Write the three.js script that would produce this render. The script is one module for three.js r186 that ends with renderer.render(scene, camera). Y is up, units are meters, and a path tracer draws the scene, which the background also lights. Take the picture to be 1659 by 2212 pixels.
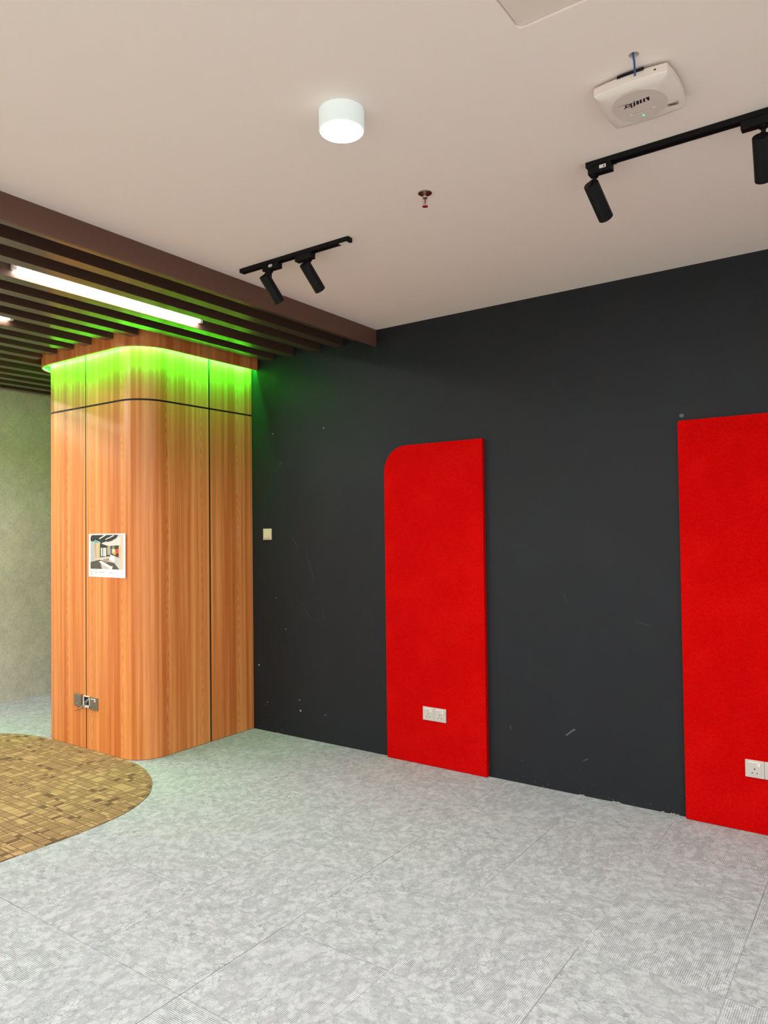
import * as THREE from 'three';
import { RectAreaLightUniformsLib } from 'three/addons/lights/RectAreaLightUniformsLib.js';
import { RoundedBoxGeometry } from 'three/addons/geometries/RoundedBoxGeometry.js';
import { toCreasedNormals } from 'three/addons/utils/BufferGeometryUtils.js';

// ------------------------------------------------------------------ camera, exposure, light levels
RectAreaLightUniformsLib.init();
const scene = new THREE.Scene();
scene.background = new THREE.Color(0x000000);
const camera = new THREE.PerspectiveCamera(70.0877, 1659 / 2212, 0.05, 60);
{
  const R = new THREE.Vector3(0.816958, -0.012090, -0.576571), U = new THREE.Vector3(0.023817, 0.999635, 0.012786), F = new THREE.Vector3(-0.576205, 0.024178, -0.816947);
  camera.position.set(1.0021, 1.5466, 4.1211);
  camera.quaternion.setFromRotationMatrix(new THREE.Matrix4().makeBasis(R, U, F.negate()));
  camera.updateMatrixWorld(true);
}
const renderer = new THREE.WebGLRenderer({ antialias: true });
renderer.toneMapping = THREE.LinearToneMapping;
renderer.toneMappingExposure = 1.1;
renderer.shadowMap.enabled = true;
renderer.shadowMap.type = THREE.PCFSoftShadowMap;

const DOWNLIGHT_LEVEL = 900;      // radiance of the downlight lens
const TUBE_LEVEL = 150;            // radiance of the fluorescent tubes
const LED_LEVEL = 820;            // radiance of the green strip
const LED_COLOR = new THREE.Color().setRGB(0.012, 1.0, 0.035);

// ------------------------------------------------------------------ room measures (metres)
const H = 2.9426;                 // plaster ceiling
const XL = -5.76, XR = 3.2, ZF = 6.7;
const VOID = 3.22;                // slab above the slats
const FASCIA_X = -1.951, FASCIA_Y = 2.828;
const SLAT_Y = 2.875, SLAT_W = 0.079, SLAT_H = 0.15;
const COL_X = -3.175, COL_Z = 1.053, COL_L = -4.40, COL_R = 0.2;

// ------------------------------------------------------------------ helpers
const used = new Map();
function numbered(n) { const c = used.get(n) ?? 0; used.set(n, c + 1); return c ? `${n}_${String(c).padStart(3, '0')}` : n; }
function shadowed(o) { o.castShadow = true; o.receiveShadow = true; return o; }
function part(name, geo, mat, parent) { const m = shadowed(new THREE.Mesh(geo, mat)); m.name = name; parent.add(m); return m; }
function thing(name, label, category, group) {
  const g = new THREE.Group(); g.name = numbered(name); g.userData = { label, category };
  if (group) g.userData.group = group;
  scene.add(g); return g;
}
function structure(name, geo, mat, label) {
  const m = shadowed(new THREE.Mesh(geo, mat)); m.name = name; m.userData = { kind: 'structure', label, category: name.split('_')[0] };
  scene.add(m); return m;
}
function box(x0, x1, y0, y1, z0, z1) { const g = new THREE.BoxGeometry(x1 - x0, y1 - y0, z1 - z0); g.translate((x0 + x1) / 2, (y0 + y1) / 2, (z0 + z1) / 2); return g; }
function rbox(x0, x1, y0, y1, z0, z1, r, seg = 2) { const g = new RoundedBoxGeometry(x1 - x0, y1 - y0, z1 - z0, seg, r); g.translate((x0 + x1) / 2, (y0 + y1) / 2, (z0 + z1) / 2); return g; }
let seed = 12345;
function rnd() { seed = (seed * 1664525 + 1013904223) >>> 0; return seed / 4294967296; }
const lin = (c) => new THREE.Color().setRGB(c[0] / 255, c[1] / 255, c[2] / 255, THREE.SRGBColorSpace);

// seeded periodic value noise
const PERM = new Float32Array(65536); { let s = 777; for (let i = 0; i < 65536; i++) { s = (s * 1103515245 + 12345) >>> 0; PERM[i] = (s >>> 8) / 16777216; } }
const hash = (x, y, k) => PERM[((x * 374761 + y * 668265 + k * 9176 + (x * y) * 131) & 65535) >>> 0];
function vn(x, y, px, py, k) {
  const xi = Math.floor(x), yi = Math.floor(y), fx = x - xi, fy = y - yi;
  const x0 = ((xi % px) + px) % px, x1 = (x0 + 1) % px, y0 = ((yi % py) + py) % py, y1 = (y0 + 1) % py;
  const sx = fx * fx * (3 - 2 * fx), sy = fy * fy * (3 - 2 * fy);
  const a = hash(x0, y0, k), b = hash(x1, y0, k), c = hash(x0, y1, k), d = hash(x1, y1, k);
  return a + (b - a) * sx + (c - a) * sy + (a - b - c + d) * sx * sy;
}
function fbm(u, v, px, py, oct, k) { let s = 0, a = 0.5, t = 0; for (let o = 0; o < oct; o++) { s += a * vn(u * px, v * py, px, py, k + o * 7); t += a; a *= 0.5; px *= 2; py *= 2; } return s / t; }
function worley(u, v, px, py, k) {           // returns F2 - F1
  const x = u * px, y = v * py, xi = Math.floor(x), yi = Math.floor(y); let a = 9, b = 9;
  for (let j = -1; j <= 1; j++) for (let i = -1; i <= 1; i++) {
    const cx = xi + i, cy = yi + j, wx = ((cx % px) + px) % px, wy = ((cy % py) + py) % py;
    const dx = cx + hash(wx, wy, k) - x, dy = cy + hash(wx, wy, k + 3) - y, d = Math.sqrt(dx * dx + dy * dy);
    if (d < a) { b = a; a = d; } else if (d < b) b = d;
  }
  return b - a;
}
const clamp = (x, a = 0, b = 1) => Math.min(b, Math.max(a, x));
const smooth = (a, b, x) => { const t = clamp((x - a) / (b - a)); return t * t * (3 - 2 * t); };
function texture(w, h, fn, srgb = true) {
  const d = new Uint8Array(w * h * 4), c = [0, 0, 0];
  for (let y = 0; y < h; y++) for (let x = 0; x < w; x++) { fn(x / w, y / h, c, x, y); const o = (y * w + x) * 4; d[o] = clamp(c[0], 0, 255); d[o + 1] = clamp(c[1], 0, 255); d[o + 2] = clamp(c[2], 0, 255); d[o + 3] = 255; }
  return finish(new THREE.DataTexture(d, w, h), srgb);
}
function finish(t, srgb = true) {
  t.wrapS = t.wrapT = THREE.RepeatWrapping; t.magFilter = THREE.LinearFilter; t.minFilter = THREE.LinearMipmapLinearFilter; t.generateMipmaps = true;
  if (srgb) t.colorSpace = THREE.SRGBColorSpace; t.needsUpdate = true; return t;
}
function canvasTexture(w, h, draw) { const c = document.createElement('canvas'); c.width = w; c.height = h; draw(c.getContext('2d'), w, h); return finish(new THREE.CanvasTexture(c)); }
const std = (o) => new THREE.MeshStandardMaterial(o);

// ------------------------------------------------------------------ materials
const M = {};
M.ceiling = std({ color: lin([250, 237, 228]), roughness: 0.95 });
M.ceiling.bumpMap = texture(256, 256, (u, v, c) => { c[0] = c[1] = c[2] = 255 * fbm(u, v, 32, 32, 3, 5); }, false); M.ceiling.bumpScale = 0.0004;
M.paint = std({ color: lin([244, 242, 238]), roughness: 0.9 });
M.concrete = std({ color: lin([142, 138, 132]), roughness: 0.95 });
M.brown = std({ color: lin([104, 72, 60]), roughness: 0.5 });
M.slat = new THREE.MeshPhysicalMaterial({ color: lin([84, 64, 52]), roughness: 0.24, ior: 1.85 });
M.blackMetal = new THREE.MeshPhysicalMaterial({ specularIntensity: 0.4, color: lin([13, 13, 17]), roughness: 0.45 });
M.blackPlastic = new THREE.MeshPhysicalMaterial({ specularIntensity: 0.4, color: lin([11, 11, 14]), roughness: 0.55 });
M.board = std({ color: lin([168, 138, 104]), roughness: 0.9 });
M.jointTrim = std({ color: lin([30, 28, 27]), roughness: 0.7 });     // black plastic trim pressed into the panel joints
M.white = std({ color: lin([232, 228, 222]), roughness: 0.4 });
M.greyPlate = std({ color: lin([188, 184, 178]), roughness: 0.35, metalness: 0.25 });
M.silverPlate = std({ color: lin([205, 200, 196]), roughness: 0.38, metalness: 0.2 });
M.darkHole = std({ color: lin([15, 15, 15]), roughness: 0.9 });
M.chrome = std({ color: lin([200, 196, 190]), roughness: 0.18, metalness: 1 });

// carpet tiles: looped ribs, whitish blotches and a grey vein pattern
const ribCount = 73;
function carpetVariant(k) {
  return texture(1024, 1024, (u, v, c) => {
    const wu = u + 0.035 * (vn(u * 40, v * 40, 40, 40, k) - 0.5), wv = v + 0.035 * (vn(u * 40, v * 40, 40, 40, k + 1) - 0.5);
    const s = 0.5 + 0.5 * Math.cos(6.28318 * ribCount * v + 0.9 * (vn(u * 160, v * ribCount, 160, ribCount, k + 2) - 0.5));
    const blotch = smooth(0.34, 0.66, fbm(u, v, 16, 24, 3, k + 10)), zone = smooth(0.3, 0.66, fbm(u, v, 4, 4, 2, k + 20));
    const vein = 1 - smooth(0.015, 0.12, worley(wu, wv, 14, 22, k + 30)), vein2 = 1 - smooth(0.02, 0.14, worley(wu + 0.3, wv, 8, 11, k + 33)), yarn = vn(u * 256, v * ribCount, 256, ribCount, k + 40) - 0.5;
    const cloud = smooth(0.35, 0.65, fbm(u, v, 6, 10, 2, k + 50));
    let w = 0.52 + 0.17 * blotch + 0.06 * zone + 0.09 * cloud; w *= 1 - 0.6 * vein * (0.2 + 0.8 * zone) - 0.3 * vein2;
    const sp = Math.pow(s, 0.75), t = clamp(sp * (0.36 + 0.58 * w) + w * (1 - sp) * (0.42 + blotch * 0.2) + 0.2 * yarn * s);
    c[0] = 108 + 118 * t; c[1] = 113 + 118 * t; c[2] = 116 + 118 * t;
  });
}
const ribBump = texture(64, 1024, (u, v, c) => { c[0] = c[1] = c[2] = 255 * (0.5 + 0.5 * Math.cos(6.28318 * ribCount * v)); }, false);
M.tiles = [0, 1, 2, 3].map((k) => std({ map: carpetVariant(100 + k * 61), bumpMap: ribBump, bumpScale: 0.0012, roughness: 1 }));
M.underlay = std({ color: lin([90, 92, 92]), roughness: 1 });

// tan carpet with an irregular brown plaid
M.plaid = std({
  roughness: 1, map: canvasTexture(2048, 2048, (g, W) => {
    const S = W / 2; g.fillStyle = 'rgb(174,143,97)'; g.fillRect(0, 0, W, W);
    const lines = () => { const a = []; let t = 0; while (t < 2) { a.push(t); t += 0.016 + rnd() * rnd() * 0.085; } return a; };
    const X = lines(), Y = lines();
    const col = (a) => `rgba(90,66,42,${a})`;
    for (let i = 0; i < X.length; i++) for (let j = 0; j < Y.length; j++) {
      const x = X[i] * S, y = Y[j] * S, w = ((X[i + 1] ?? 2) - X[i]) * S, h = ((Y[j + 1] ?? 2) - Y[j]) * S, q = rnd();
      if (q < 0.1 && w * h < 2200) { g.fillStyle = col(0.85); g.fillRect(x, y, w, h); }
      else if (q < 0.54) { g.fillStyle = col(0.72); for (let t = 0; t < h; t += 11) g.fillRect(x, y + t, w, 4.6); }
      else if (q < 0.6) { g.fillStyle = col(0.72); for (let t = 0; t < w; t += 11) g.fillRect(x + t, y, 4.6, h); }
      else { g.fillStyle = `rgba(196,166,116,${0.5 * rnd()})`; g.fillRect(x, y, w, h); }
      g.fillStyle = col(0.9);
      if (rnd() < 0.86) g.fillRect(x, y, w, 5.2);
      if (rnd() < 0.86) g.fillRect(x, y, 5.2, h);
    }
    g.fillStyle = 'rgba(90,66,38,0.22)'; for (let y = 0; y < W; y += 6) g.fillRect(0, y, W, 2.4);
  }),
});

// orange-brown wood laminate, one texture = 1.0 m x 2.6 m
M.wood = std({
  roughness: 0.36, map: texture(1024, 2048, (u, v, c) => {
    const wob = 0.006 * (vn(u * 6, v * 5, 6, 5, 1) - 0.5) + 0.0016 * (vn(u * 30, v * 24, 30, 24, 2) - 0.5);
    const x = u + wob;
    const broad = vn(x * 14, v * 1, 14, 1, 3), mid = vn(x * 52, v * 2, 52, 2, 4), fine = vn(x * 190, v * 5, 190, 5, 5), hair = vn(x * 400, v * 22, 400, 22, 6);
    let t = 0.4 * broad + 0.34 * mid + 0.15 * fine + 0.11 * hair;
    for (const [cx, w, k] of [[0.16, 0.03, 0], [0.52, 0.022, 5], [0.83, 0.034, 9]]) {   // cathedral figure
      const d = (u - cx) / w, e = Math.exp(-d * d * 1.4); if (e < 0.02) continue;
      const p = v * 26 + k + 2.2 * d * d + 2.5 * vn(u * 20, v * 14, 20, 14, 8 + k);
      t += 0.2 * e * (Math.abs(((p % 1) + 1) % 1 - 0.5) * 2 - 0.5);
    }
    t = clamp((t - 0.24) * 1.85);
    c[0] = 196 + 48 * t; c[1] = 103 + 64 * t; c[2] = 46 + 52 * t;
  }),
});
M.darkWood = M.wood;

M.redFelt = new THREE.MeshPhysicalMaterial({ specularIntensity: 0.15,
  roughness: 1, map: texture(1024, 1024, (u, v, c) => {
    const f = fbm(u, v, 7, 7, 4, 31), g = vn(u * 300, v * 300, 300, 300, 35), h = vn(u * 120, v * 150, 120, 150, 37), t = 0.22 * smooth(0.3, 0.75, f) + 0.45 * g * g + 0.33 * h;
    c[0] = 182 + 24 * t; c[1] = 22 * t * t; c[2] = 16 * t * t;
  }),
});
M.redFelt.bumpMap = texture(512, 512, (u, v, c) => { c[0] = c[1] = c[2] = 255 * (0.6 * vn(u * 180, v * 180, 180, 180, 61) + 0.4 * vn(u * 60, v * 60, 60, 60, 62)); }, false); M.redFelt.bumpScale = 0.0015;
M.greyFelt = std({
  roughness: 1, map: texture(1024, 1024, (u, v, c) => {
    const f = fbm(u, v, 10, 10, 4, 41), g = fbm(u, v, 60, 60, 3, 45), sp = vn(u * 90, v * 70, 90, 70, 49), t = 0.5 * f + 0.5 * g, d = sp > 0.86 ? 1 : 0;
    c[0] = 196 + 50 * t - 14 * d; c[1] = 195 + 49 * t - 14 * d; c[2] = 184 + 49 * t - 14 * d;
  }),
});

// black wall paint with scuffs and chips where the photograph shows them; 4.3 m x 2.15 m patch from x = -3.3
const WALL_X0 = -3.3, WALL_W = 4.3, WALL_TOP = 3.225;
M.wall = new THREE.MeshPhysicalMaterial({ specularIntensity: 0.5,
  roughness: 0.62, map: canvasTexture(2048, 1536, (g, W, Hh) => {
    const S = W / WALL_W, X = (x) => (x - WALL_X0) * S, Y = (y) => Hh - y * (Hh / WALL_TOP);
    g.fillStyle = 'rgb(31,34,39)'; g.fillRect(0, 0, W, Hh);
    for (let i = 0; i < 700; i++) { g.fillStyle = `rgba(${rnd() < 0.5 ? '46,48,52' : '29,30,34'},${0.02 + 0.03 * rnd()})`; g.beginPath(); g.ellipse(rnd() * W, rnd() * Hh, 20 + rnd() * 90, 10 + rnd() * 40, rnd() * 3, 0, 6.3); g.fill(); }
    const line = (pts, a, w) => { g.strokeStyle = `rgba(150,158,158,${a})`; g.lineWidth = w; g.beginPath(); pts.forEach(([x, y], i) => (i ? g.lineTo(X(x), Y(y)) : g.moveTo(X(x), Y(y)))); g.stroke(); };
    line([[-2.76, 1.5], [-2.72, 1.44], [-2.7, 1.41]], 0.3, 2); line([[-2.6, 1.33], [-2.56, 1.22], [-2.55, 1.17]], 0.26, 2); line([[-2.62, 1.42], [-2.6, 1.33]], 0.14, 1.5);
    line([[-2.66, 1.0], [-2.62, 0.93], [-2.58, 0.9]], 0.2, 2); line([[-2.48, 1.0], [-2.46, 0.92], [-2.44, 0.88]], 0.18, 1.5); line([[-2.58, 0.9], [-2.42, 0.84]], 0.12, 1.5);
    line([[-0.62, 0.33], [-0.585, 0.36], [-0.565, 0.375]], 0.55, 4); line([[-0.52, 0.2], [-0.49, 0.215]], 0.4, 3); line([[-0.98, 0.34], [-0.97, 0.31]], 0.3, 3);
    line([[-0.2, 1.02], [-0.12, 1.0]], 0.12, 3); line([[-0.62, 1.16], [-0.6, 1.1]], 0.1, 5);
    for (const [x, y, r, a] of [[-2.95, 2.3, 3, 0.8], [-2.44, 2.3, 3, 0.75], [-2.88, 2.06, 9, 0.1], [-2.86, 2.07, 5, 0.12], [-3.12, 0.5, 4, 0.8], [-2.93, 1.03, 3, 0.5], [-2.83, 0.8, 3, 0.6], [-2.69, 0.2, 4, 0.9], [-2.7, 0.28, 3, 0.7], [-2.45, 0.2, 3, 0.5], [0.06, 2.14, 6, 0.4], [-3.03, 0.22, 3, 0.6], [-3.05, 0.2, 2, 0.5]]) { g.fillStyle = `rgba(205,202,195,${a})`; g.beginPath(); g.ellipse(X(x), Y(y), r, r * 0.8, 0, 0, 6.3); g.fill(); }
    for (let i = 0; i < 90; i++) { const x = -3.1 + rnd() * 3.15, y = 0.01 + rnd() * rnd() * 0.16; g.fillStyle = `rgba(180,178,172,${0.15 + 0.35 * rnd()})`; g.fillRect(X(x), Y(y), 1 + rnd() * 3, 1 + rnd() * 3); }
    for (const [x, w] of [[-0.09, 0.02], [-0.045, 0.035], [-0.01, 0.015], [-0.55, 0.04], [-0.36, 0.06], [-2.93, 0.02]]) { g.fillStyle = 'rgba(226,206,192,0.85)'; g.beginPath(); g.moveTo(X(x), Y(0)); g.lineTo(X(x + w * 0.2), Y(0.005)); g.lineTo(X(x + w * 0.45), Y(0.002)); g.lineTo(X(x + w * 0.6), Y(0.0065)); g.lineTo(X(x + w), Y(0)); g.fill(); }
  }),
});
M.wall.map.wrapS = M.wall.map.wrapT = THREE.ClampToEdgeWrapping;

// ------------------------------------------------------------------ setting: floor with carpet tiles
{
  const floor = structure('floor', box(XL - 0.15, XR + 0.15, -0.2, -0.006, -0.15, ZF + 0.15), M.underlay, 'floor of grey ribbed carpet tiles laid quarter-turned');
  const full = new THREE.BoxGeometry(0.4988, 0.006, 0.4988), Z0 = 0.0018;
  for (let j = 0; j < 14; j++) for (let i = -12; i < 7; i++) {
    const x0 = Math.max(i * 0.5, XL), x1 = Math.min(i * 0.5 + 0.5, XR), z0 = Z0 + j * 0.5, z1 = Math.min(z0 + 0.5, ZF);
    if (x1 - x0 < 0.02 || z1 - z0 < 0.02) continue;
    if (x1 < COL_X - 0.05 && x0 > COL_L + 0.05 && z1 < COL_Z - 0.02) continue;
    const whole = x1 - x0 > 0.49 && z1 - z0 > 0.49, even = ((i + j) & 1) === 0;
    const t = part('carpet_tile', full, M.tiles[(Math.abs(i * 7 + j * 13 + i * j)) & 3], floor);
    t.position.set((x0 + x1) / 2 + (whole ? (rnd() - 0.5) * 0.0012 : 0), -0.003, (z0 + z1) / 2 + (whole ? (rnd() - 0.5) * 0.0008 : 0));
    if (whole) t.rotation.y = (even ? Math.PI / 2 : 0) + (rnd() < 0.5 ? Math.PI : 0);
    else { t.geometry = new THREE.BoxGeometry(x1 - x0 - 0.0012, 0.006, z1 - z0 - 0.0012); const uv = t.geometry.attributes.uv; for (let q = 0; q < uv.count; q++) { const a = uv.getX(q) * (x1 - x0) * 2, b = uv.getY(q) * (z1 - z0) * 2; uv.setXY(q, even ? b : a, even ? a : b); } }
  }
}
// walls
{
  const g = box(XL - 0.15, XR + 0.15, 0, VOID + 0.15, -0.15, 0), P = g.attributes.position, uv = g.attributes.uv;
  for (let i = 0; i < P.count; i++) uv.setXY(i, (P.getX(i) - WALL_X0) / WALL_W, P.getY(i) / WALL_TOP);
  structure('wall_back', g, M.wall, 'matt black painted wall behind the red panels');
  const gl = box(XL - 0.15, XL, 0, VOID + 0.15, 0, ZF), PL = gl.attributes.position, ul = gl.attributes.uv;
  for (let i = 0; i < PL.count; i++) ul.setXY(i, PL.getZ(i) / 0.9, PL.getY(i) / 0.9);
  structure('wall_left', gl, M.greyFelt, 'wall covered in mottled grey felt behind the wooden column');
  structure('wall_right', box(XR, XR + 0.15, 0, VOID + 0.15, 0, ZF), M.paint, 'plain off-white painted side wall');
  structure('wall_front', box(XL - 0.15, XR + 0.15, 0, VOID + 0.15, ZF, ZF + 0.15), M.paint, 'plain off-white painted wall facing the black wall');
}
// plaster ceiling with a shallow rectangular recess and a small cable hole
const RECESS = { x0: 0.162, x1: 0.80, z0: 2.247, z1: 2.90, r: 0.02, d: 0.2 }, HOLE = { x: 0.393, z: 1.946, r: 0.015 };
{
  const s = new THREE.Shape(); s.moveTo(FASCIA_X - 0.02, 0); s.lineTo(XR, 0); s.lineTo(XR, ZF); s.lineTo(FASCIA_X - 0.02, ZF); s.closePath();
  const h = new THREE.Path(), { x0, x1, z0, z1, r } = RECESS;
  h.moveTo(x0 + r, z0); h.lineTo(x1 - r, z0); h.absarc(x1 - r, z0 + r, r, -Math.PI / 2, 0); h.lineTo(x1, z1 - r); h.absarc(x1 - r, z1 - r, r, 0, Math.PI / 2); h.lineTo(x0 + r, z1); h.absarc(x0 + r, z1 - r, r, Math.PI / 2, Math.PI); h.lineTo(x0, z0 + r); h.absarc(x0 + r, z0 + r, r, Math.PI, Math.PI * 1.5);
  const c = new THREE.Path(); c.absarc(HOLE.x, HOLE.z, HOLE.r, 0, Math.PI * 2);
  s.holes.push(h, c);
  const g = new THREE.ExtrudeGeometry(s, { depth: RECESS.d, bevelEnabled: false, curveSegments: 10 });
  g.rotateX(Math.PI / 2); g.translate(0, H + RECESS.d, 0);
  const ceil = structure('ceiling', g, M.ceiling, 'smooth warm white plaster ceiling with a shallow recess');
  part('access_panel', rbox(RECESS.x0 + 0.0005, RECESS.x1 - 0.0005, H + 0.006, H + 0.03, RECESS.z0 + 0.0005, RECESS.z1 - 0.0005, 0.004, 1), std({ color: lin([234, 220, 208]), roughness: 0.9 }), ceil).userData.label = 'slightly sunken greyish access panel';
  part('ceiling_backing', box(FASCIA_X - 0.02, XR, H + RECESS.d, VOID + 0.15, 0, ZF), M.ceiling, ceil);
}

// ------------------------------------------------------------------ slatted ceiling
const slatLeft = []; { let x = -2.108; for (let k = 0; k < 17; k++) { slatLeft.push(x); x -= 0.216; if (k === 2 || k === 6 || k === 11) x -= 0.04; } }
function crownZ(x, off) {            // front of the column outline grown by off, at x
  const cx1 = COL_X - COL_R, cx0 = COL_L + COL_R, cz = COL_Z - COL_R, r = COL_R + off;
  if (x > cx1) return x > cx1 + r ? 0 : cz + Math.sqrt(Math.max(0, r * r - (x - cx1) ** 2));
  if (x < cx0) return x < cx0 - r ? 0 : cz + Math.sqrt(Math.max(0, r * r - (x - cx0) ** 2));
  return cz + r;
}
const CROWN_OFF = 0.066;
{
  const g = thing('slat_ceiling', 'dark brown slatted ceiling of parallel bars beside the plaster ceiling', 'ceiling');
  part('fascia', box(FASCIA_X - 0.018, FASCIA_X, FASCIA_Y, VOID, 0.001, ZF), M.brown, g).userData.label = 'brown fascia board edging the plaster ceiling';
  slatLeft.forEach((x0) => {
    const x1 = Math.min(x0 + SLAT_W, COL_X + 9), zc = Math.max(crownZ(x0, CROWN_OFF), crownZ(x1, CROWN_OFF), crownZ((x0 + x1) / 2, CROWN_OFF));
    if (x0 < XL) return;
    part('slat', rbox(x0, x1, SLAT_Y, SLAT_Y + SLAT_H, zc + 0.002, ZF, 0.0015, 1), M.slat, g);
  });
  part('backing', box(XL, FASCIA_X - 0.018, VOID, VOID + 0.15, 0, ZF), M.concrete, g);
}

// ------------------------------------------------------------------ wooden column with a lit crown
function outline(off, s0, s1) {       // points along the column outline between two arc lengths of the bare outline (0 = wall end of the right face)
  const pts = [], a = COL_Z - COL_R, q = Math.PI / 2 * COL_R, f = (COL_X - COL_R) - (COL_L + COL_R), L = [a, a + q, a + q + f, a + q + f + q, a + q + f + q + a];
  const at = (s) => {
    if (s <= L[0]) return [COL_X + off, s, 1, 0];
    if (s <= L[1]) { const t = (s - L[0]) / COL_R; return [COL_X - COL_R + Math.cos(t) * (COL_R + off), a + Math.sin(t) * (COL_R + off), Math.cos(t), Math.sin(t)]; }
    if (s <= L[2]) return [COL_X - COL_R - (s - L[1]), COL_Z + off, 0, 1];
    if (s <= L[3]) { const t = Math.PI / 2 + (s - L[2]) / COL_R; return [COL_L + COL_R + Math.cos(t) * (COL_R + off), a + Math.sin(t) * (COL_R + off), Math.cos(t), Math.sin(t)]; }
    return [COL_L - off, a - (s - L[3]), -1, 0];
  };
  const stops = new Set([s0, s1]); for (const l of L) if (l > s0 && l < s1) stops.add(l);
  for (const b of [L[0], L[2]]) for (let i = 1; i < 14; i++) { const s = b + q * i / 14; if (s > s0 && s < s1) stops.add(s); }
  for (const s of [...stops].sort((m, n) => m - n)) pts.push([...at(s), s]);
  pts.total = L[4]; pts.front = L[1]; return pts;
}
function board(off, thick, s0, s1, y0, y1) {   // a bent board whose outer face lies at off
  const o = outline(off, s0, s1), pos = [], nor = [], uv = [], idx = [];
  const quad = (p, n, t) => { const b = pos.length / 3; p.forEach((v, i) => { pos.push(...v); nor.push(...n[i]); uv.push(...t[i]); }); idx.push(b, b + 1, b + 2, b, b + 2, b + 3); };
  for (let i = 0; i + 1 < o.length; i++) {
    const [x0, z0, nx0, nz0, a] = o[i], [x1, z1, nx1, nz1, b] = o[i + 1];
    const ix0 = x0 - nx0 * thick, iz0 = z0 - nz0 * thick, ix1 = x1 - nx1 * thick, iz1 = z1 - nz1 * thick, T = (s, y) => [s, y / 2.6];
    quad([[x1, y0, z1], [x0, y0, z0], [x0, y1, z0], [x1, y1, z1]], [[nx1, 0, nz1], [nx0, 0, nz0], [nx0, 0, nz0], [nx1, 0, nz1]], [T(b, y0), T(a, y0), T(a, y1), T(b, y1)]);
    quad([[ix0, y0, iz0], [ix1, y0, iz1], [ix1, y1, iz1], [ix0, y1, iz0]], [[-nx0, 0, -nz0], [-nx1, 0, -nz1], [-nx1, 0, -nz1], [-nx0, 0, -nz0]], [T(a, y0), T(b, y0), T(b, y1), T(a, y1)]);
    const up = [0, 1, 0], dn = [0, -1, 0];
    quad([[x0, y1, z0], [ix0, y1, iz0], [ix1, y1, iz1], [x1, y1, z1]], [up, up, up, up], [T(a, y1), T(a, y1), T(b, y1), T(b, y1)]);
    quad([[x1, y0, z1], [ix1, y0, iz1], [ix0, y0, iz0], [x0, y0, z0]], [dn, dn, dn, dn], [T(b, y0), T(b, y0), T(a, y0), T(a, y0)]);
  }
  for (const [k, sgn] of [[0, 1], [o.length - 1, -1]]) {
    const [x, z, nx, nz, a] = o[k], ix = x - nx * thick, iz = z - nz * thick, n = [nz * sgn, 0, -nx * sgn];
    const p = [[ix, y0, iz], [x, y0, z], [x, y1, z], [ix, y1, iz]]; if (sgn > 0) p.reverse();
    quad(p, [n, n, n, n], [[a, 0], [a, 0], [a, 1], [a, 1]]);
  }
  const g = new THREE.BufferGeometry(); g.setAttribute('position', new THREE.Float32BufferAttribute(pos, 3)); g.setAttribute('normal', new THREE.Float32BufferAttribute(nor, 3)); g.setAttribute('uv', new THREE.Float32BufferAttribute(uv, 2)); g.setIndex(idx); return g;
}
const SEAM_RIGHT = 0.441, GROOVE = 2.463, CROWN_Y = 2.815, COL_TOP = 2.85;
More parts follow.
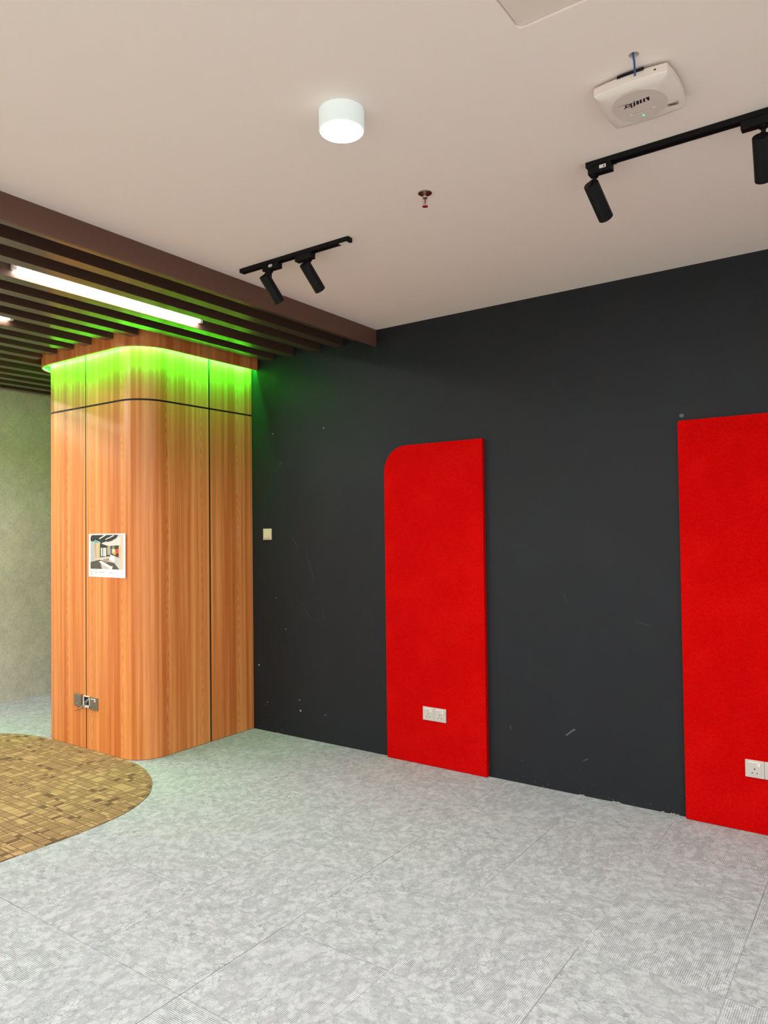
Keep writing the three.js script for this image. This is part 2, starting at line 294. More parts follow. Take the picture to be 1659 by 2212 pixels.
{
  const o = outline(0, 0, 1), total = o.total, seamFront = o.front + (COL_X - COL_R + 3.80);
  const g = thing('wooden_column', 'rounded square column clad in orange-brown wood laminate with a green-lit crown', 'column');
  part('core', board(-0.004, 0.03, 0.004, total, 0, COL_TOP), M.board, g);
  part('column_head', board(-0.004, 0.03, 0.004, total, COL_TOP, VOID), M.concrete, g);
  const cuts = [[0.005, SEAM_RIGHT - 0.008], [SEAM_RIGHT + 0.008, seamFront - 0.0065], [seamFront + 0.0065, total]];
  for (const [y0, y1] of [[0.004, GROOVE - 0.0065], [GROOVE + 0.0065, COL_TOP]]) for (const [a, b] of cuts) part('panel', board(0, 0.0038, a, b, y0, y1), M.wood, g);
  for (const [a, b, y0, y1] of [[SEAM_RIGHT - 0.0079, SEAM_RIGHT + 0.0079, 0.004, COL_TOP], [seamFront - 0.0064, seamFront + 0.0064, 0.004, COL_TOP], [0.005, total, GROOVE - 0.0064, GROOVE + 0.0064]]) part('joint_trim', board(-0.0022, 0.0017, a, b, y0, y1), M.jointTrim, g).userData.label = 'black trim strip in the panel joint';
  const crown = part('crown', board(CROWN_OFF, 0.012, 0.002, total, CROWN_Y, 3.04), M.wood, g); crown.userData.label = 'overhanging wood crown hiding the light strip';
  part('crown_soffit', board(CROWN_OFF - 0.0125, CROWN_OFF - 0.013, 0.002, total, COL_TOP + 0.001, COL_TOP + 0.012), M.wood, crown);
  const ledMat = std({ color: 0x000000, emissive: LED_COLOR, emissiveIntensity: 6, roughness: 0.5 });
  part('led_strip', board(CROWN_OFF - 0.0125, 0.003, 0.01, total - 0.01, 2.832, 2.842), ledMat, g).userData.label = 'glowing green light strip under the crown';
  // the strip's light: straight and bent runs, facing the column and the floor
  const segs = []; const L0 = COL_Z - COL_R, q = Math.PI / 2 * COL_R, L1 = L0 + q, L2 = L1 + (COL_X - COL_L - 2 * COL_R), L3 = L2 + q;
  segs.push([0.01, L0]); for (let i = 0; i < 3; i++) segs.push([L0 + q * i / 3, L0 + q * (i + 1) / 3]);
  segs.push([L1, L2]); for (let i = 0; i < 3; i++) segs.push([L2 + q * i / 3, L2 + q * (i + 1) / 3]);
  segs.push([L3, total - 0.01]);
  for (const [a, b] of segs) {
    const e = outline(CROWN_OFF - 0.0165, a, b), A = e[0], B = e[e.length - 1], mid = [(A[0] + B[0]) / 2, (A[1] + B[1]) / 2], n = [(A[2] + B[2]) / 2, (A[3] + B[3]) / 2], l = Math.hypot(...n);
    const w = Math.hypot(A[0] - B[0], A[1] - B[1]);
    const light = new THREE.RectAreaLight(LED_COLOR, LED_LEVEL * (w < 0.15 ? 0.75 : 1), w, 0.01);
    light.position.set(mid[0], 2.837, mid[1]); light.lookAt(mid[0] - n[0] / l, 2.837 - 1.3, mid[1] - n[1] / l); light.name = 'led_strip_light'; g.add(light);
  }
}

// ------------------------------------------------------------------ tube lights between the slats
function tubeLight(x, z0, z1, label, level = TUBE_LEVEL) {
  const g = thing('tube_light', label, 'light', 'tube lights between the slats'), y = 2.923, r = 0.0085;
  const glow = std({ color: 0xffffff, emissive: new THREE.Color().setRGB(1, 0.97, 0.9), emissiveIntensity: 12 });
  const t = new THREE.CylinderGeometry(r, r, z1 - z0 - 0.03, 16); t.rotateX(Math.PI / 2); t.translate(x, y, (z0 + z1) / 2); part('tube', t, glow, g);
  part('batten', rbox(x - 0.01, x + 0.026, y + 0.014, y + 0.045, z0 - 0.012, z1 + 0.012, 0.003), M.white, g);
  for (const z of [z0, z1]) part('end_cap', rbox(x - 0.012, x + 0.012, y - 0.012, y + 0.02, z - 0.012, z + 0.012, 0.003), M.white, g);
  part('hanger', box(x - 0.01, x + 0.01, y + 0.04, VOID, (z0 + z1) / 2 - 0.02, (z0 + z1) / 2 + 0.02), M.white, g);
  for (const [dx, dy] of [[1, 0], [0, -1], [-0.5, -0.866]]) {
    const l = new THREE.RectAreaLight(new THREE.Color().setRGB(1, 0.97, 0.92), level, z1 - z0 - 0.03, 0.012); l.name = 'tube_light_glow';
    l.position.set(x + dx * 0.0095, y + dy * 0.0095, (z0 + z1) / 2); l.lookAt(l.position.x + dx, l.position.y + dy - (dx ? 0 : 0), l.position.z + (dx ? 0 : 1e-4)); if (!dx) l.rotation.set(-Math.PI / 2, 0, Math.PI / 2);
    g.add(l);
  }
}
tubeLight(-2.7, 0.93, 2.16, 'white tube light between slats running past the column corner');
tubeLight(-3.605, 1.70, 2.93, 'white tube light between slats ending short of the column front', 45);
const gap = (k) => slatLeft[k + 1] + SLAT_W + 0.016;
tubeLight(gap(11), 3.0, 4.26, 'added unseen white tube light between slats behind the column, toward the felt wall', 460);  // added out of view to brighten the felt wall, stronger than the visible tubes
tubeLight(gap(14), 1.5, 2.76, 'added unseen white tube light between slats nearest the felt wall', 700);  // added fill for the felt wall, out of view, level raised to suit
tubeLight(gap(2), 3.9, 5.16, 'added unseen white tube light between slats next to the fascia, over the far floor');  // out-of-view tube added for general brightness, place guessed
tubeLight(gap(11), 4.8, 6.06, 'added unseen white tube light between slats over the far end of the plaid carpet', 460);  // another added tube, out of view, brightens the slatted side of the room

// ------------------------------------------------------------------ red panels
function redPanel(x0, x1, y1, rl, rr, label) {
  const s = new THREE.Shape(); s.moveTo(x0, 0.001); s.lineTo(x1, 0.001); s.lineTo(x1, y1 - rr); if (rr > 0) s.absarc(x1 - rr, y1 - rr, rr, 0, Math.PI / 2); s.lineTo(x0 + rl, y1); s.absarc(x0 + rl, y1 - rl, rl, Math.PI / 2, Math.PI); s.closePath();
  const g = new THREE.ExtrudeGeometry(s, { depth: 0.026, bevelEnabled: true, bevelThickness: 0.002, bevelSize: 0.002, bevelOffset: -0.002, bevelSegments: 2, curveSegments: 24 }); g.translate(0, 0, 0.0025);
  const m = shadowed(new THREE.Mesh(g, M.redFelt)); m.name = numbered('red_felt_panel'); m.userData = { label, category: 'panel' }; scene.add(m); return m;
}
redPanel(-1.879, -1.125, 2.113, 0.175, 0.004, 'tall red felt wall panel with one large rounded upper corner');
redPanel(0.045, 0.81, 2.11, 0.014, 0.175, 'tall red felt wall panel with a nearly square upper corner, cut by frame');

// ------------------------------------------------------------------ tan carpet inlay
{
  const pts = [[-4.735, 1.19], [-4.52, 1.095], [-4.36, 1.066], [-4.2, 1.057], [-3.8, 1.057], [-3.36, 1.057], [-3.2, 1.068], [-2.985, 1.139], [-2.811, 1.238], [-2.64, 1.399], [-2.53, 1.612], [-2.492, 1.857], [-2.49, 2.105], [-2.5, 2.33], [-2.52, 3.1], [-2.62, 4.0], [-3.0, 4.8], [-3.8, 5.2], [-4.7, 4.9], [-5.3, 4.0], [-5.45, 3.0], [-5.35, 2.1], [-5.1, 1.5]];
  const cv = new THREE.CatmullRomCurve3(pts.map(([x, z]) => new THREE.Vector3(x, z, 0)), true, 'centripetal').getPoints(220);
  const g = new THREE.ExtrudeGeometry(new THREE.Shape(cv.map((p) => new THREE.Vector2(p.x, p.y))), { depth: 0.003, bevelEnabled: false });
  const uv = g.attributes.uv, P = g.attributes.position; for (let i = 0; i < uv.count; i++) uv.setXY(i, P.getX(i) / 2, P.getY(i) / 2);
  g.rotateX(Math.PI / 2); g.translate(0, 0.0035, 0);
  const m = shadowed(new THREE.Mesh(g, M.plaid)); m.name = 'plaid_carpet'; m.userData = { label: 'tan and brown plaid carpet with a curved edge before the wooden column', category: 'carpet' }; scene.add(m);
}

// ------------------------------------------------------------------ wall plates
function socketFace(g, cx, cy, z, mat) {     // British three-pin outlet with rocker switch
  part('plate', rbox(cx - 0.0435, cx + 0.0435, cy - 0.0435, cy + 0.0435, z, z + 0.008, 0.002), mat, g);
  const f = part('faceplate', rbox(cx - 0.029, cx + 0.029, cy - 0.034, cy + 0.034, z + 0.006, z + 0.0095, 0.001), mat, g);
  part('earth_slot', box(cx - 0.002, cx + 0.002, cy - 0.004, cy + 0.005, z + 0.009, z + 0.0098), M.darkHole, f);
  for (const s of [-1, 1]) part('pin_slot', box(cx + s * 0.011 - 0.0035, cx + s * 0.011 + 0.0035, cy - 0.0215, cy - 0.0175, z + 0.009, z + 0.0098), M.darkHole, f);
  part('ridge', rbox(cx - 0.029, cx + 0.029, cy + 0.030, cy + 0.035, z + 0.008, z + 0.012, 0.001), M.white, f);
  part('rocker_switch', rbox(cx + 0.012, cx + 0.026, cy + 0.014, cy + 0.027, z + 0.008, z + 0.0125, 0.002), M.white, f);
}
for (const [x0, y, label] of [[-1.586, 0.34, 'pair of grey socket outlets side by side on the red panel with the rounded corner'], [0.336, 0.322, 'pair of grey socket outlets on the red panel cut by the frame']]) {
  const g = thing('double_socket', label, 'socket'); socketFace(g, x0 + 0.044, y, 0.0301, M.silverPlate); socketFace(g, x0 + 0.132, y, 0.0301, M.silverPlate);
}
{
  const g = thing('light_switch', 'beige light switch on black wall beside the wooden column', 'switch'), x = -3.012, y = 1.522;
  const beige = std({ color: lin([222, 197, 178]), roughness: 0.4 });
  part('plate', rbox(x - 0.0435, x + 0.0435, y - 0.0435, y + 0.0435, 0.0002, 0.009, 0.002), beige, g);
  const r = new THREE.BoxGeometry(0.056, 0.056, 0.008); const p = r.attributes.position; for (let i = 0; i < p.count; i++) if (p.getZ(i) > 0) p.setZ(i, p.getY(i) < 0 ? 0.0075 : 0.001); r.computeVertexNormals(); r.translate(x, y, 0.0095); part('rocker', r, beige, g);
}
{ // the three boxes low on the column front
  const z = COL_Z + 0.0003, y = 0.339;
  const dark = std({ color: lin([128, 124, 112]), roughness: 0.4, metalness: 0.3 });
  const a = thing('blank_plate', 'grey cover plate left of the open back box on the column', 'plate');
  part('plate', rbox(-3.925, -3.838, y - 0.0435 + 0.003, y + 0.0435 + 0.003, z + 0.006, z + 0.018, 0.003), dark, a); part('back', box(-3.915, -3.848, y - 0.03, y + 0.036, z, z + 0.007), dark, a);
  part('keyhole', box(-3.884, -3.881, y + 0.0, y + 0.008, z + 0.0175, z + 0.0185), M.darkHole, a); part('mark', box(-3.886, -3.878, y - 0.022, y - 0.018, z + 0.0175, z + 0.0185), M.white, a);
  const b = thing('back_box', 'open white back box with loose wires over the column seam', 'box'), bx = -3.788, w = 0.041, ty = 0.006;
  part('rim', rbox(bx - w, bx + w, y + w - ty, y + w, z, z + 0.009, 0.001), M.white, b); part('rim', rbox(bx - w, bx + w, y - w, y - w + 0.016, z, z + 0.009, 0.001), M.white, b);
  part('rim', rbox(bx - w, bx - w + 0.009, y - w, y + w, z, z + 0.009, 0.001), M.white, b); part('rim', rbox(bx + w - 0.006, bx + w, y - w, y + w, z, z + 0.009, 0.001), M.white, b);
  part('opening', box(bx - w + 0.006, bx + w - 0.005, y - w + 0.01, y + w - 0.005, z, z + 0.0012), M.darkHole, b);
  const wire = (pts, mat, name) => { const c = new THREE.CatmullRomCurve3(pts.map((q) => new THREE.Vector3(...q))); const gg = part(name, new THREE.TubeGeometry(c, 24, 0.0017, 8), mat, b); return gg; };
  const ww = std({ color: lin([228, 226, 218]), roughness: 0.5 }), kw = std({ color: lin([40, 34, 28]), roughness: 0.5 }), gw = std({ color: lin([150, 158, 156]), roughness: 0.5 });
  wire([[bx + 0.03, y + 0.028, z + 0.002], [bx + 0.02, y + 0.012, z + 0.02], [bx - 0.015, y - 0.022, z + 0.028], [bx - 0.05, y - 0.05, z + 0.03]], ww, 'white_wire');
  wire([[bx + 0.033, y + 0.026, z + 0.002], [bx + 0.03, y + 0.004, z + 0.022], [bx + 0.005, y - 0.025, z + 0.03], [bx - 0.045, y - 0.052, z + 0.033]], gw, 'grey_wire');
  wire([[bx + 0.034, y + 0.02, z + 0.002], [bx + 0.022, y - 0.008, z + 0.02], [bx - 0.02, y - 0.042, z + 0.03], [bx - 0.055, y - 0.056, z + 0.034], [bx - 0.1, y - 0.073, z + 0.034]], kw, 'black_wire');
  const c = thing('column_socket', 'dark grey socket outlet right of the open back box on the column', 'socket'); socketFace(c, -3.697, y - 0.004, z, dark);
}
// printed sheet pinned to the column
{
  const print = canvasTexture(1024, 736, (g, W, Hh) => {
    g.fillStyle = 'rgb(246,248,248)'; g.fillRect(0, 0, W, Hh);
    const X = (x) => (x - 405) / (1185 - 405) * W, Y = (y) => (y - 318) / (1235 - 318) * Hh, poly = (c, ...p) => { g.fillStyle = c; g.beginPath(); p.forEach(([x, y], i) => (i ? g.lineTo(X(x), Y(y)) : g.moveTo(X(x), Y(y)))); g.closePath(); g.fill(); };
    poly('rgb(205,200,190)', [445, 345], [1145, 345], [1145, 1065], [445, 1065]);
    poly('rgb(222,220,212)', [700, 530], [1145, 345], [1145, 590], [800, 590]);
    poly('rgb(34,40,36)', [480, 345], [1035, 345], [1000, 410], [900, 470], [690, 525], [650, 520], [445, 470], [445, 390]);
    for (const q of [[[620, 425], [740, 345], [790, 345], [645, 432]], [[760, 435], [930, 352], [950, 365], [770, 447]], [[695, 512], [800, 478], [805, 488], [705, 520]]]) poly('rgb(252,252,250)', ...q);
    poly('rgb(186,190,190)', [445, 470], [530, 500], [530, 880], [445, 900]);
    poly('rgb(214,192,152)', [525, 510], [650, 500], [640, 840], [550, 860]); poly('rgb(190,168,128)', [525, 510], [560, 508], [575, 850], [550, 860]);
    poly('rgb(120,205,200)', [485, 500], [545, 450], [655, 490], [655, 515], [545, 480], [495, 530]);
    poly('rgb(38,44,44)', [650, 520], [860, 590], [860, 790], [645, 820]);
    for (const x of [668, 715, 750]) poly('rgb(224,228,226)', [x, 615], [x + 32, 615], [x + 34, 790], [x, 800]);
    poly('rgb(196,170,130)', [800, 590], [858, 590], [858, 760], [805, 765]);
    poly('rgb(60,52,44)', [870, 575], [1070, 560], [1070, 830], [870, 750]);
    for (const [x, y, r, c] of [[905, 690, 40, 'rgb(60,110,190)'], [945, 640, 46, 'rgb(240,215,120)'], [1010, 680, 42, 'rgb(220,70,60)'], [940, 700, 36, 'rgb(250,240,180)'], [980, 610, 34, 'rgb(70,60,50)'], [925, 610, 26, 'rgb(110,140,90)'], [960, 730, 30, 'rgb(245,170,60)']]) { g.fillStyle = c; g.beginPath(); g.ellipse(X(x), Y(y), r * 1.2, r, 0.3, 0, 6.3); g.fill(); }
    poly('rgb(214,186,148)', [1045, 560], [1085, 560], [1085, 830], [1045, 830]); poly('rgb(222,208,184)', [1085, 345], [1145, 345], [1145, 1065], [1090, 1065]);
    poly('rgb(88,84,74)', [445, 920], [640, 870], [950, 930], [1060, 1065], [445, 1065]); poly('rgb(210,204,200)', [950, 830], [1090, 830], [1090, 1065], [1060, 1065]);
    poly('rgb(222,212,198)', [550, 850], [720, 825], [860, 850], [720, 880]); poly('rgb(170,150,130)', [720, 850], [860, 850], [800, 930], [720, 900]); poly('rgb(60,54,46)', [790, 850], [840, 845], [820, 865]);
    poly('rgb(245,245,246)', [840, 860], [890, 780], [960, 785], [965, 860], [945, 930], [900, 890]); poly('rgb(236,234,236)', [620, 910], [680, 890], [880, 1000], [920, 995], [905, 1065], [690, 1065], [665, 940]);
    poly('rgb(206,196,192)', [665, 950], [830, 1030], [850, 1065], [690, 1065]);
    g.fillStyle = 'rgb(150,158,164)'; for (const [x, y, w] of [[460, 1080, 160], [445, 1112, 40], [445, 1128, 56], [445, 1144, 50], [445, 1160, 60], [445, 1182, 66], [540, 1118, 60], [540, 1134, 66], [545, 1160, 44], [640, 1122, 140], [640, 1136, 90], [850, 1126, 60], [860, 1150, 90], [1005, 1132, 26], [1050, 1132, 20], [1095, 1132, 40], [1100, 1150, 34], [1010, 1190, 44], [1120, 1196, 22]]) g.fillRect(X(x), Y(y), w / 780 * W, 5);
  });
  const g = new THREE.BoxGeometry(0.43, 0.306, 0.0012, 10, 6, 1), p = g.attributes.position;
  for (let i = 0; i < p.count; i++) { const u = p.getX(i) / 0.215, v = p.getY(i) / 0.153; p.setZ(i, p.getZ(i) + 0.0025 * u * u * (0.6 - 0.4 * v)); }
  g.computeVertexNormals(); g.translate(-3.545, 1.389, COL_Z + 0.0008);
  const paper = std({ map: print, roughness: 0.55 });
  const m = shadowed(new THREE.Mesh(g, paper)); m.name = 'printed_sheet'; m.userData = { label: 'white sheet with a printed interior picture stuck on the wooden column', category: 'print' }; scene.add(m);
}

// ------------------------------------------------------------------ ceiling fittings
const LENS_MAT = std({ color: 0xffffff, emissive: new THREE.Color().setRGB(1, 0.99, 0.97), emissiveIntensity: 9 });
const OPAL = std({ color: lin([235, 242, 242]), roughness: 0.5, emissive: new THREE.Color().setRGB(0.75, 0.95, 0.95), emissiveIntensity: 0.22 });
function downlight(x, z, label) {
  const g = thing('round_downlight', label, 'light', 'round surface downlights'); g.position.set(x, H, z);
  const prof = [[0.0, 0], [0.074, 0], [0.0755, -0.002], [0.0755, -0.064], [0.0745, -0.068], [0.072, -0.069], [0.071, -0.0675]].map(([r, y]) => new THREE.Vector2(r, y));
  part('body', new THREE.LatheGeometry(prof, 48), OPAL, g);
  const lens = new THREE.CylinderGeometry(0.0712, 0.0712, 0.004, 48); lens.translate(0, -0.068, 0); part('lens', lens, LENS_MAT, g);
  const l = new THREE.RectAreaLight(new THREE.Color().setRGB(1, 0.985, 0.955), DOWNLIGHT_LEVEL, 0.1, 0.1); l.rotation.x = -Math.PI / 2; l.position.y = -0.0708; l.name = 'downlight_glow'; g.add(l);
}
downlight(-0.484, 2.232, 'round white surface downlight glowing on the plaster ceiling between track and recess');
for (const [x, z, label] of [[1.9, 2.232, 'added unseen round white surface downlight beyond the recess, toward the off-white side wall'], [-0.484, 4.7, 'added unseen round white surface downlight in the second row, toward the slatted ceiling'], [1.9, 4.7, 'added unseen round white surface downlight in the second row, toward the off-white side wall'],  // added lamps out of view for overall brightness, places guessed
  [-0.484, 6.1, 'added unseen round white surface downlight by the off-white wall, toward the slatted ceiling'], [1.9, 6.1, 'added unseen round white surface downlight by the off-white wall, in the room corner']]) downlight(x, z, label);  // rear row added to lift the ceiling by bounce off the unseen walls

// track with spotlights
function trackSpot(g0, jx, ax0, ax1, dir, T, tilt, az, label, sticker) {
  const g = thing('track_spotlight', label, 'spotlight', 'black track spotlights'), zc = 1.39;
  part('adapter', rbox(ax0, ax1, 2.893, 2.9225, zc - 0.0165, zc + 0.0165, 0.002), M.blackPlastic, g);
  const k = new THREE.CylinderGeometry(0.0035, 0.0035, 0.02, 12); k.rotateZ(Math.PI / 2); k.translate(dir > 0 ? ax1 + 0.008 : ax0 - 0.008, 2.912, zc + 0.006); part('lever', k, M.blackPlastic, g);
  if (sticker) { const s = part('label_sticker', box(ax0 + 0.045, ax0 + 0.07, 2.905, 2.918, zc + 0.0164, zc + 0.0168), M.white, g); part('print_mark', box(ax0 + 0.06, ax0 + 0.065, 2.908, 2.914, zc + 0.0166, zc + 0.017), M.darkHole, s); }
  const j = new THREE.CylinderGeometry(0.014, 0.014, 0.008, 20); j.translate(jx, 2.8885, zc); part('swivel', j, M.blackMetal, g);
  const stem = new THREE.CylinderGeometry(0.0075, 0.0075, 0.03, 14); stem.translate(jx, 2.872, zc); part('stem', stem, M.blackMetal, g);
  const t = tilt * Math.PI / 180, a = az * Math.PI / 180, d = new THREE.Vector3(Math.sin(t) * Math.sin(a), -Math.cos(t), -Math.sin(t) * Math.cos(a)), L = 0.155, R = 0.0285;
  const q = new THREE.Quaternion().setFromUnitVectors(new THREE.Vector3(0, -1, 0), d), m4 = new THREE.Matrix4().compose(new THREE.Vector3(...T), q, new THREE.Vector3(1, 1, 1));
  const prof = [[0, -0.002], [0.022, -0.002], [0.0265, -0.0005], [R, -0.004], [R, -L + 0.002], [R - 0.002, -L], [R - 0.004, -L], [R - 0.005, -L + 0.02], [0, -L + 0.024]].map(([r, y]) => new THREE.Vector2(r, y)).reverse();
  const can = new THREE.LatheGeometry(prof, 36); can.applyMatrix4(m4); part('can', can, M.blackMetal, g);
  const slot = rbox(-0.005, 0.005, -0.004, 0.0035, -0.022, 0.02, 0.001); slot.applyMatrix4(m4); part('hinge', slot, M.blackPlastic, g);
  // arm from the stem into the can's rear cap
  const c = new THREE.CatmullRomCurve3([new THREE.Vector3(jx, 2.862, zc), new THREE.Vector3((jx + T[0]) / 2, 2.856, (zc + T[2]) / 2), new THREE.Vector3(T[0] + d.x * 0.012, T[1] + d.y * 0.012, T[2] + d.z * 0.012)]);
  part('arm', new THREE.TubeGeometry(c, 10, 0.006, 10), M.blackMetal, g);
}
function track(x0, x1, label, endLabel) {
  const g = thing('light_track', label, 'track', 'black ceiling light tracks'), s = new THREE.Shape(), w = 0.0175, h = 0.02;
  s.moveTo(-w, 0); s.lineTo(w, 0); s.lineTo(w, -h); s.lineTo(0.006, -h); s.lineTo(0.006, -0.006); s.lineTo(-0.006, -0.006); s.lineTo(-0.006, -h); s.lineTo(-w, -h); s.closePath();
  const geo = new THREE.ExtrudeGeometry(s, { depth: x1 - x0 - 0.03, bevelEnabled: false }); geo.rotateY(Math.PI / 2); geo.translate(x0 + 0.015, H, 1.39); part('rail', geo, M.blackPlastic, g);
  for (const [a, b] of [[x0, x0 + 0.0155], [x1 - 0.0155, x1]]) part('end_cap', rbox(a, b, H - 0.0215, H, 1.39 - 0.0185, 1.39 + 0.0185, 0.003), M.blackPlastic, g);
  if (endLabel) part('label_sticker', box(x1 - 0.062, x1 - 0.014, H - 0.0225, H - 0.0215, 1.39 - 0.012, 1.39 + 0.012), M.white, g);
}
track(-1.835, -1.102, 'short black light track on ceiling near the brown fascia', true);
track(0.052, 1.05, 'black light track on ceiling running out of view below the access point', false);
trackSpot(0, -1.625, -1.668, -1.557, 1, [-1.63, 2.858, 1.432], 44, 4, 'black cylinder spotlight at the fascia end of the short track', true);
trackSpot(0, -1.361, -1.442, -1.334, 1, [-1.366, 2.866, 1.42], 46, 4, 'black cylinder spotlight at the labelled end of the short track', false);
trackSpot(0, 0.081, 0.06, 0.15, 1, [0.076, 2.85, 1.42], 52, 8, 'black cylinder spotlight under the end cap of the longer track', true);
trackSpot(0, 0.66, 0.592, 0.70, 1, [0.656, 2.848, 1.417], 47, -5, 'black cylinder spotlight on the longer track, cut by the frame', false);

// sprinkler
{
  const g = thing('fire_sprinkler', 'small chrome fire sprinkler head on the plaster ceiling', 'sprinkler'); g.position.set(-0.575, H, 1.562);
  const L = (p) => new THREE.LatheGeometry(p.map(([r, y]) => new THREE.Vector2(r, y)).reverse(), 32);
  part('escutcheon', L([[0, 0], [0.0285, 0], [0.029, -0.002], [0.026, -0.004], [0.012, -0.006], [0, -0.006]]), std({ color: lin([150, 142, 130]), roughness: 0.25, metalness: 1 }), g);
  part('neck', L([[0, -0.004], [0.009, -0.004], [0.009, -0.016], [0.0105, -0.017], [0.0105, -0.022], [0, -0.022]]), M.chrome, g);
  for (const s of [-1, 1]) { const c = new THREE.CatmullRomCurve3([[s * 0.009, -0.02, 0], [s * 0.0105, -0.032, 0], [s * 0.008, -0.044, 0], [s * 0.001, -0.052, 0]].map((p) => new THREE.Vector3(...p))); part('frame_arm', new THREE.TubeGeometry(c, 12, 0.0016, 8), M.chrome, g); }
  part('bulb', L([[0, -0.021], [0.0022, -0.023], [0.003, -0.034], [0.002, -0.046], [0, -0.048]]), std({ color: lin([150, 20, 14]), roughness: 0.15 }), g);
  part('deflector', L([[0, -0.052], [0.003, -0.052], [0.012, -0.0555], [0.0125, -0.057], [0, -0.057]]), M.chrome, g);
}

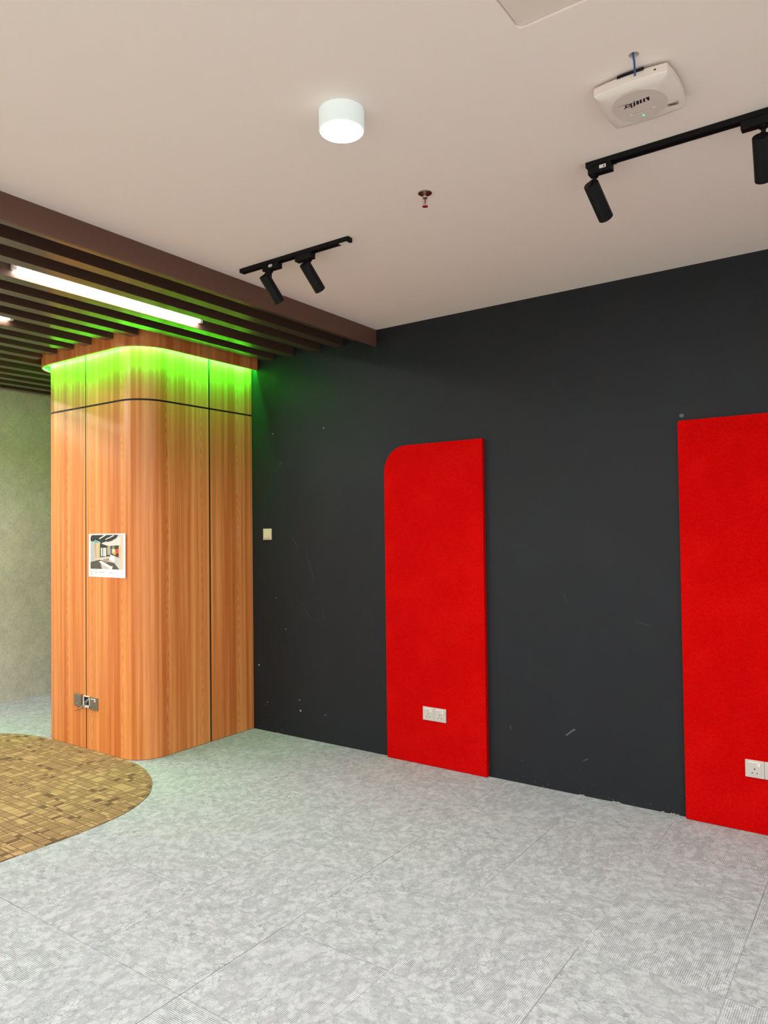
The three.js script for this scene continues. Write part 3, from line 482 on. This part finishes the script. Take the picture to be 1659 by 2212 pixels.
// wireless access point and its cable
{
  const g = thing('access_point', 'white square wireless access point with oval cover on the ceiling', 'access point'); g.position.set(0.357, 0, 1.757);
  const rim = []; const hs = 0.112, bul = 0.011, N = 14;
  for (let side = 0; side < 4; side++) for (let i = 0; i < N; i++) {
    const t = i / N * 2 - 1, x = t * hs, z = hs + bul * (1 - t * t), a = side * Math.PI / 2; rim.push([x * Math.cos(a) + z * Math.sin(a), -x * Math.sin(a) + z * Math.cos(a)]);
  }
  const n = rim.length, levels = [[0, 2.936], [0.9, 2.936], [0.985, 2.933], [1, 2.928], [1, 2.908], [0.985, 2.904], [0.93, 2.8985], [0.84, 2.8935], [0.74, 2.891], [0.5, 2.8905], [0, 2.8905]];
  const pos = [], idx = []; levels.forEach(([k, y]) => rim.forEach(([x, z]) => { const r = 0.6 + 0.4 * k, cx = Math.hypot(x, z), f = k < 0.93 ? k * (0.118 / cx * (1 - r) + r) : k; pos.push(x * f, y, z * f); }));
  for (let l = 0; l + 1 < levels.length; l++) for (let i = 0; i < n; i++) { const a = l * n + i, b = l * n + (i + 1) % n, c = a + n, d = b + n; idx.push(a, d, b, a, c, d); }
  const geo = new THREE.BufferGeometry(); geo.setAttribute('position', new THREE.Float32BufferAttribute(pos, 3)); geo.setIndex(idx); geo.computeVertexNormals();
  const shell = std({ color: lin([240, 230, 222]), roughness: 0.45 }); shell.side = THREE.DoubleSide;
  part('housing', toCreasedNormals(geo, 0.42), shell, g);
  const print = canvasTexture(512, 512, (c, W) => {
    c.fillStyle = 'rgb(222,209,201)'; c.fillRect(0, 0, W, W);
    c.save(); c.translate(250, 176); c.rotate(-0.06); c.fillStyle = 'rgb(18,18,20)'; c.transform(1, 0, -0.28, 1, 0, 0);
    const bar = (x, y, w, h) => c.fillRect(x, y, w, h);
    bar(-112, 34, 14, 14); bar(-94, -8, 62, 12); bar(-100, -8, 14, 44); bar(-94, 26, 52, 12); bar(-52, 6, 14, 60); bar(-66, 6, 26, 10);      // G
    bar(-26, -8, 16, 56); bar(-30, 48, 14, 12); bar(-24, -26, 14, 10); bar(0, -10, 22, 58); bar(30, -10, 18, 58);                       // W
    c.beginPath(); c.moveTo(60, -10); c.lineTo(76, -10); c.lineTo(76, 48); c.lineTo(60, 48); c.fill();
    c.beginPath(); c.moveTo(80, -10); c.lineTo(114, -10); c.lineTo(114, 48); c.lineTo(102, 48); c.closePath(); c.fill();                   // N
    c.restore();
    c.fillStyle = 'rgb(70,66,62)'; c.save(); c.translate(96, 158); c.rotate(-0.05); for (let i = 0; i < 14; i++) c.fillRect(i * 6, 0, 4, 6 + (i % 3) * 2); c.restore();
    c.save(); c.translate(166, 352); c.rotate(-0.02); c.fillStyle = 'rgb(242,234,226)'; c.fillRect(-24, -12, 226, 30); c.fillStyle = 'rgb(40,38,36)'; for (let i = 0; i < 22; i++) c.fillRect(i * 8, -3 + (i * 7 % 3), 6, 8); c.restore();
  });
  const oval = new THREE.CylinderGeometry(1, 1, 0.003, 56); const p = oval.attributes.position, uv = oval.attributes.uv; for (let i = 0; i < p.count; i++) { p.setXYZ(i, p.getX(i) * 0.083, p.getY(i), p.getZ(i) * 0.092); uv.setXY(i, 0.5 + p.getX(i) / 0.184, 0.5 + p.getZ(i) / 0.184); }
  oval.computeVertexNormals(); oval.translate(0, 2.8895, 0.008); const cover = part('cover', oval, std({ map: print, roughness: 0.5 }), g); cover.userData.label = 'oval cover with black logo and sticker';
  const led = new THREE.SphereGeometry(0.0035, 12, 8); led.scale(1, 0.5, 1.3); led.translate(-0.004, 2.8875, -0.052); part('status_light', led, std({ color: 0x0a3020, emissive: new THREE.Color().setRGB(0.05, 0.9, 0.4), emissiveIntensity: 1.6 }), g);
  const tag = rbox(-0.017, 0.017, 2.8905, 2.893, -0.009, 0.009, 0.001); tag.rotateY(0.15); tag.translate(0.088, 0, -0.05); const tg = part('sticker', tag, std({ color: lin([176, 160, 150]), roughness: 0.5 }), g);
  const tm = box(-0.011, 0.011, 2.8898, 2.8906, -0.005, 0.005); tm.rotateY(0.15); tm.translate(0.088, 0, -0.05); part('sticker_mark', tm, std({ color: lin([110, 98, 96]), roughness: 0.6 }), tg);
  part('bracket', box(-0.05, 0.02, 2.934, H, 0.02, 0.1), M.blackPlastic, g);
  part('cable_slot', box(-0.035, 0.045, 2.929, 2.9375, 0.1, 0.1238), M.darkHole, g);
  part('vent_tab', rbox(-0.075, -0.069, 2.93, 2.941, 0.1, 0.106, 0.001), shell, g);
  part('reset_hole', box(0.074, 0.08, 2.918, 2.922, 0.117, 0.1185), M.darkHole, g);
  const cb = new THREE.CatmullRomCurve3([[HOLE.x, 3.02, HOLE.z], [HOLE.x - 0.003, 2.955, HOLE.z + 0.002], [HOLE.x - 0.002, 2.93, HOLE.z - 0.01], [0.386, 2.921, 1.915], [0.378, 2.921, 1.885], [0.372, 2.924, 1.87]].map((q) => new THREE.Vector3(...q)));
  const cable = shadowed(new THREE.Mesh(new THREE.TubeGeometry(cb, 30, 0.003, 10), std({ color: lin([36, 84, 150]), roughness: 0.5 }))); cable.name = 'network_cable'; cable.userData = { label: 'thin blue network cable from ceiling hole to access point', category: 'cable' }; scene.add(cable);
}

scene.traverse((o) => { if (o.isLight && o.shadow) o.castShadow = true; });
renderer.render(scene, camera);
